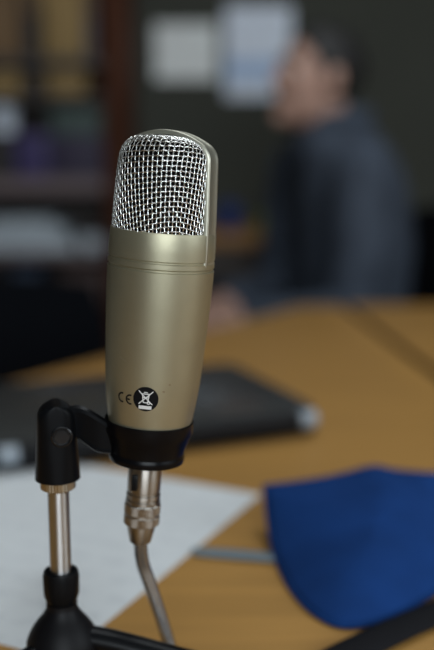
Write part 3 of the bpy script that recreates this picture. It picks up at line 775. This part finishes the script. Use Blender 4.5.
# ------------------------------------------------------------------ the man
pm = thing('person', 'seated man with short dark hair in slate-grey jacket, looking to the left behind table', 'person', (HC.x, HC.y, 0))
PI_ = Matrix.Translation(-Vector((HC.x, HC.y, 0)))
NB = Vector((0.270, 2.205, 1.080))
HCEN = Vector((0.221, 2.19, 1.196))
HF = (Vector((-0.92,-0.38,0.19))).normalized(); HR = HF.cross(Vector((0,0,1))).normalized(); HU = HR.cross(HF).normalized()
HM = Matrix(((HR.x,HF.x,HU.x,HCEN.x),(HR.y,HF.y,HU.y,HCEN.y),(HR.z,HF.z,HU.z,HCEN.z),(0,0,0,1)))
def limb(bm, pts, rs):
    for (a, b), (r0, r1) in zip(zip(pts, pts[1:]), zip(rs, rs[1:])): capsule(bm, a, b, r0, r1)
shL, shR = NB+Sv*0.165-Vector((0,0,0.085)), NB-Sv*0.165+Fv*0.04-Vector((0,0,0.085))
elL, wrL = Vector((0.290,1.985,0.690)), Vector((0.070,1.960,0.690))
elR, wrR = Vector((0.155,2.395,0.695)), Vector((0.03,2.220,0.690))
hipL, hipR = HC+Sv*0.095, HC-Sv*0.095
knL, knR = hipL+Fv*0.42+Vector((0,0,0.0))+Sv*0.03, hipR+Fv*0.42-Sv*0.03
anL, anR = knL-Fv*0.02-Vector((0,0,0.455)), knR-Fv*0.02-Vector((0,0,0.455))
bm = B()
def hb_(c, r): ell(bm, c, r, HM)
hb_((0,-0.012,0.030),(0.074,0.092,0.084)); hb_((0,0.030,-0.030),(0.060,0.058,0.085)); hb_((0,0.036,-0.074),(0.048,0.048,0.036))
hb_((0,0.070,-0.100),(0.021,0.018,0.016)); hb_((0,0.071,0.028),(0.050,0.018,0.012))
capsule(bm, HM @ Vector((0,0.084,0.016)), HM @ Vector((0,0.097,-0.026)), 0.008, 0.011)
for s in (-1, 1): hb_((s*0.030,0.0665,0.0125),(0.0145,0.0115,0.0060)); hb_((s*0.030,0.0655,-0.0035),(0.0135,0.0105,0.0045))
for s in (-1, 1):
    hb_((s*0.012,0.089,-0.032),(0.009,0.011,0.008)); hb_((s*0.040,0.058,-0.022),(0.023,0.022,0.020)); hb_((s*0.076,-0.008,-0.004),(0.009,0.019,0.032)); hb_((s*0.068,0.002,-0.012),(0.012,0.010,0.012))
hb_((0,0.078,-0.058),(0.023,0.011,0.007)); hb_((0,0.076,-0.070),(0.020,0.011,0.008))
limb(bm, [HM @ Vector((0,-0.012,-0.05)), NB+Vector((0,0,0.0))], [0.054,0.060])
# trunk and limbs
def trunk(bm, g):
    ax_ = NB-HC
    secs = [(-0.11,0.06,0.05),(-0.095,0.11,0.07),(-0.05,0.135,0.085),(0.03,0.145,0.092),(0.2,0.148,0.094),(0.4,0.155,0.102),(0.6,0.164,0.106),(0.78,0.166,0.100),(0.90,0.148,0.088),(0.98,0.095,0.072),(1.02,0.06,0.055)]
    P = spline([Vector(q) for q in secs], 4); rg_ = []; n = 32
    for q in P:
        c = HC+ax_*q.x + Fv*0.018*max(0.0, min(1.0, 1-q.x*2)) - Fv*0.018*math.sin(math.pi*max(0, min(1, q.x)))
        rg_.append([bm.verts.new(c+Sv*(q.y+g)*math.copysign(abs(math.cos(2*math.pi*k/n))**0.85, math.cos(2*math.pi*k/n))+Fv*(q.z+g)*math.copysign(abs(math.sin(2*math.pi*k/n))**0.85, math.sin(2*math.pi*k/n))) for k in range(n)])
    for a, b in zip(rg_, rg_[1:]):
        for k in range(n): bm.faces.new((a[k], a[(k+1)%n], b[(k+1)%n], b[k]))
    bm.faces.new(rg_[0][::-1]); bm.faces.new(rg_[-1])
trunk(bm, 0)
limb(bm, [shL, elL, wrL], [0.052,0.041,0.027]); limb(bm, [shR, elR, wrR], [0.052,0.041,0.027])
limb(bm, [hipL, knL, anL], [0.080,0.056,0.036]); limb(bm, [hipR, knR, anR], [0.080,0.056,0.036])
for an in (anL, anR): limb(bm, [an-Fv*0.02-Vector((0,0,0.035)), an+Fv*0.14-Vector((0,0,0.060))], [0.030,0.022])
def hand(bm, wr, fwd, side, thumb):
    fwd = fwd.normalized(); dn = fwd.cross(side).normalized()
    if dn.z > 0: dn = -dn
    pal = wr+fwd*0.055
    mx = Matrix(((side.x,fwd.x,dn.x,pal.x),(side.y,fwd.y,dn.y,pal.y),(side.z,fwd.z,dn.z,pal.z),(0,0,0,1)))
    ell(bm, (0,0,0), (0.042,0.055,0.015), mx)
    capsule(bm, wr-fwd*0.01, wr+fwd*0.03, 0.026, 0.024)
    for o_, l_ in ((-0.030,0.85),(-0.010,1.0),(0.011,0.95),(0.031,0.75)):
        p0 = pal+side*(o_*0.9*-thumb)+fwd*0.035; p1 = p0+(fwd*0.9+dn*0.25)*0.042*l_; p2 = p1+(fwd*0.6+dn*0.75)*0.026*l_; p3 = p2+(fwd*0.3+dn*0.9)*0.020*l_
        limb(bm, [p0,p1,p2,p3], [0.0095,0.0088,0.0080,0.0070])
    t0 = pal-fwd*0.02+side*0.030*thumb; t1 = t0+(fwd*0.6+side*thumb*0.6+dn*0.2)*0.040; t2 = t1+(fwd*0.9+side*thumb*0.1+dn*0.3)*0.030
    limb(bm, [t0,t1,t2], [0.013,0.0105,0.0085])
hand(bm, wrL, (wrL-elL)+Vector((0,0.02,-0.02)), Vector((0.25,-0.96,0)).normalized(), -1)
hand(bm, wrR, (wrR-elR)+Vector((0,0,-0.02)), Vector((0.93,-0.36,0)).normalized(), 1)
body = fused('body', bm, M['skin'], pm, 0.0042, 5); body.matrix_local = PI_
for s in (-1, 1):
    e = B(); ell(e, (0,0,0), (0.0115,0.0115,0.0115), None, 20, 14)
    eo = obj('eye', e, M['eyew'], pm, matrix=PI_ @ HM @ Matrix.Translation(Vector((s*0.030,0.0665,0.005))))
    i_ = B(); ell(i_, (0,0.0086,-0.0005), (0.0056,0.0034,0.0056), None, 16, 10); obj('iris', i_, M['iris'], eo)
# hair cap
hr = B(); bmesh.ops.create_uvsphere(hr, u_segments=110, v_segments=80, radius=1)
for q in hr.verts:
    q.co = Vector((q.co.x*0.0805, q.co.y*0.0985-0.015, q.co.z*0.0915+0.033)); q.co += q.co.normalized()*noise.noise(q.co*60)*0.003
kill = [f for f in hr.faces if f.calc_center_median().z < -0.060+1.42*max(0, f.calc_center_median().y+0.028)+ (0.03 if f.calc_center_median().y < -0.06 else 0)*0]
bmesh.ops.delete(hr, geom=kill, context='FACES')
ho = obj('hair', hr, M['hair'], pm, angle=90, matrix=PI_ @ HM)
sd = ho.modifiers.new('thick', 'SOLIDIFY'); sd.thickness = 0.009; sd.offset = -1
bw = B()
for s in (-1, 1): sweep(bw, spline([HM @ Vector((s*0.012,0.0865,0.026)), HM @ Vector((s*0.030,0.0845,0.030)), HM @ Vector((s*0.047,0.071,0.027))], 5), 0.0035, 8)
obj('eyebrow', bw, M['hair'], pm, matrix=PI_)
# jacket: torso, sleeves, collar
jb = B(); trunk(jb, 0.026)
limb(jb, [shL+Vector((0,0,0.002)), shL.lerp(elL,0.5)+Sv*0.008, elL, wrL.lerp(elL,0.06)], [0.068,0.061,0.055,0.042])
limb(jb, [shR+Vector((0,0,0.002)), shR.lerp(elR,0.5)-Sv*0.008, elR, wrR.lerp(elR,0.06)], [0.068,0.061,0.055,0.042])
capsule(jb, NB-Vector((0,0,0.045)), NB+Vector((0,0,0.005)), 0.085, 0.070)
jk = fused('jacket', jb, M['jacket'], pm, 0.006, 6); jk.matrix_local = PI_
for q in jk.data.vertices:
    q.co += Vector((noise.noise(q.co*11), noise.noise(q.co*11+Vector((5,5,5))), noise.noise(q.co*11+Vector((9,1,3)))))*0.006
cb = B(); cc = NB+Vector((0,0,0.022))-Fv*0.004
pts = [cc + Sv*0.070*math.cos(R(a)) + Fv*0.074*math.sin(R(a)) + Vector((0,0,0.010*-math.sin(R(a)))) for a in range(110, 431, 16)]
sweep(cb, pts, 0, 10, flat=(0.009,0.026)); obj('collar', cb, M['jacket'], jk)
tb = B()
for hp, kn, an in ((hipL,knL,anL),(hipR,knR,anR)): limb(tb, [hp, kn, an+Vector((0,0,0.02))], [0.086,0.066,0.055])
ell(tb, tuple(HC), (0.15,0.13,0.085))
tr = fused('trousers', tb, M['trousers'], pm, 0.008, 4); tr.matrix_local = PI_
for an in (anL, anR):
    sh = B(); limb(sh, [an-Fv*0.03-Vector((0,0,0.050)), an+Fv*0.06-Vector((0,0,0.054)), an+Fv*0.16-Vector((0,0,0.062))], [0.045,0.041,0.034])
    so = fused('shoe', sh, M['shoe'], pm, 0.006, 3)
    for q in so.data.vertices: q.co.z = max(q.co.z, 0.001)
    so.matrix_local = PI_

# ------------------------------------------------------------------ picture settings
S.view_settings.view_transform = 'Standard'; S.view_settings.look = 'None'; S.view_settings.gamma = 1.0
S.view_settings.use_curve_mapping = False; S.view_settings.exposure = 0.0
S.cycles.use_denoising = True
S.cycles.max_bounces = 8
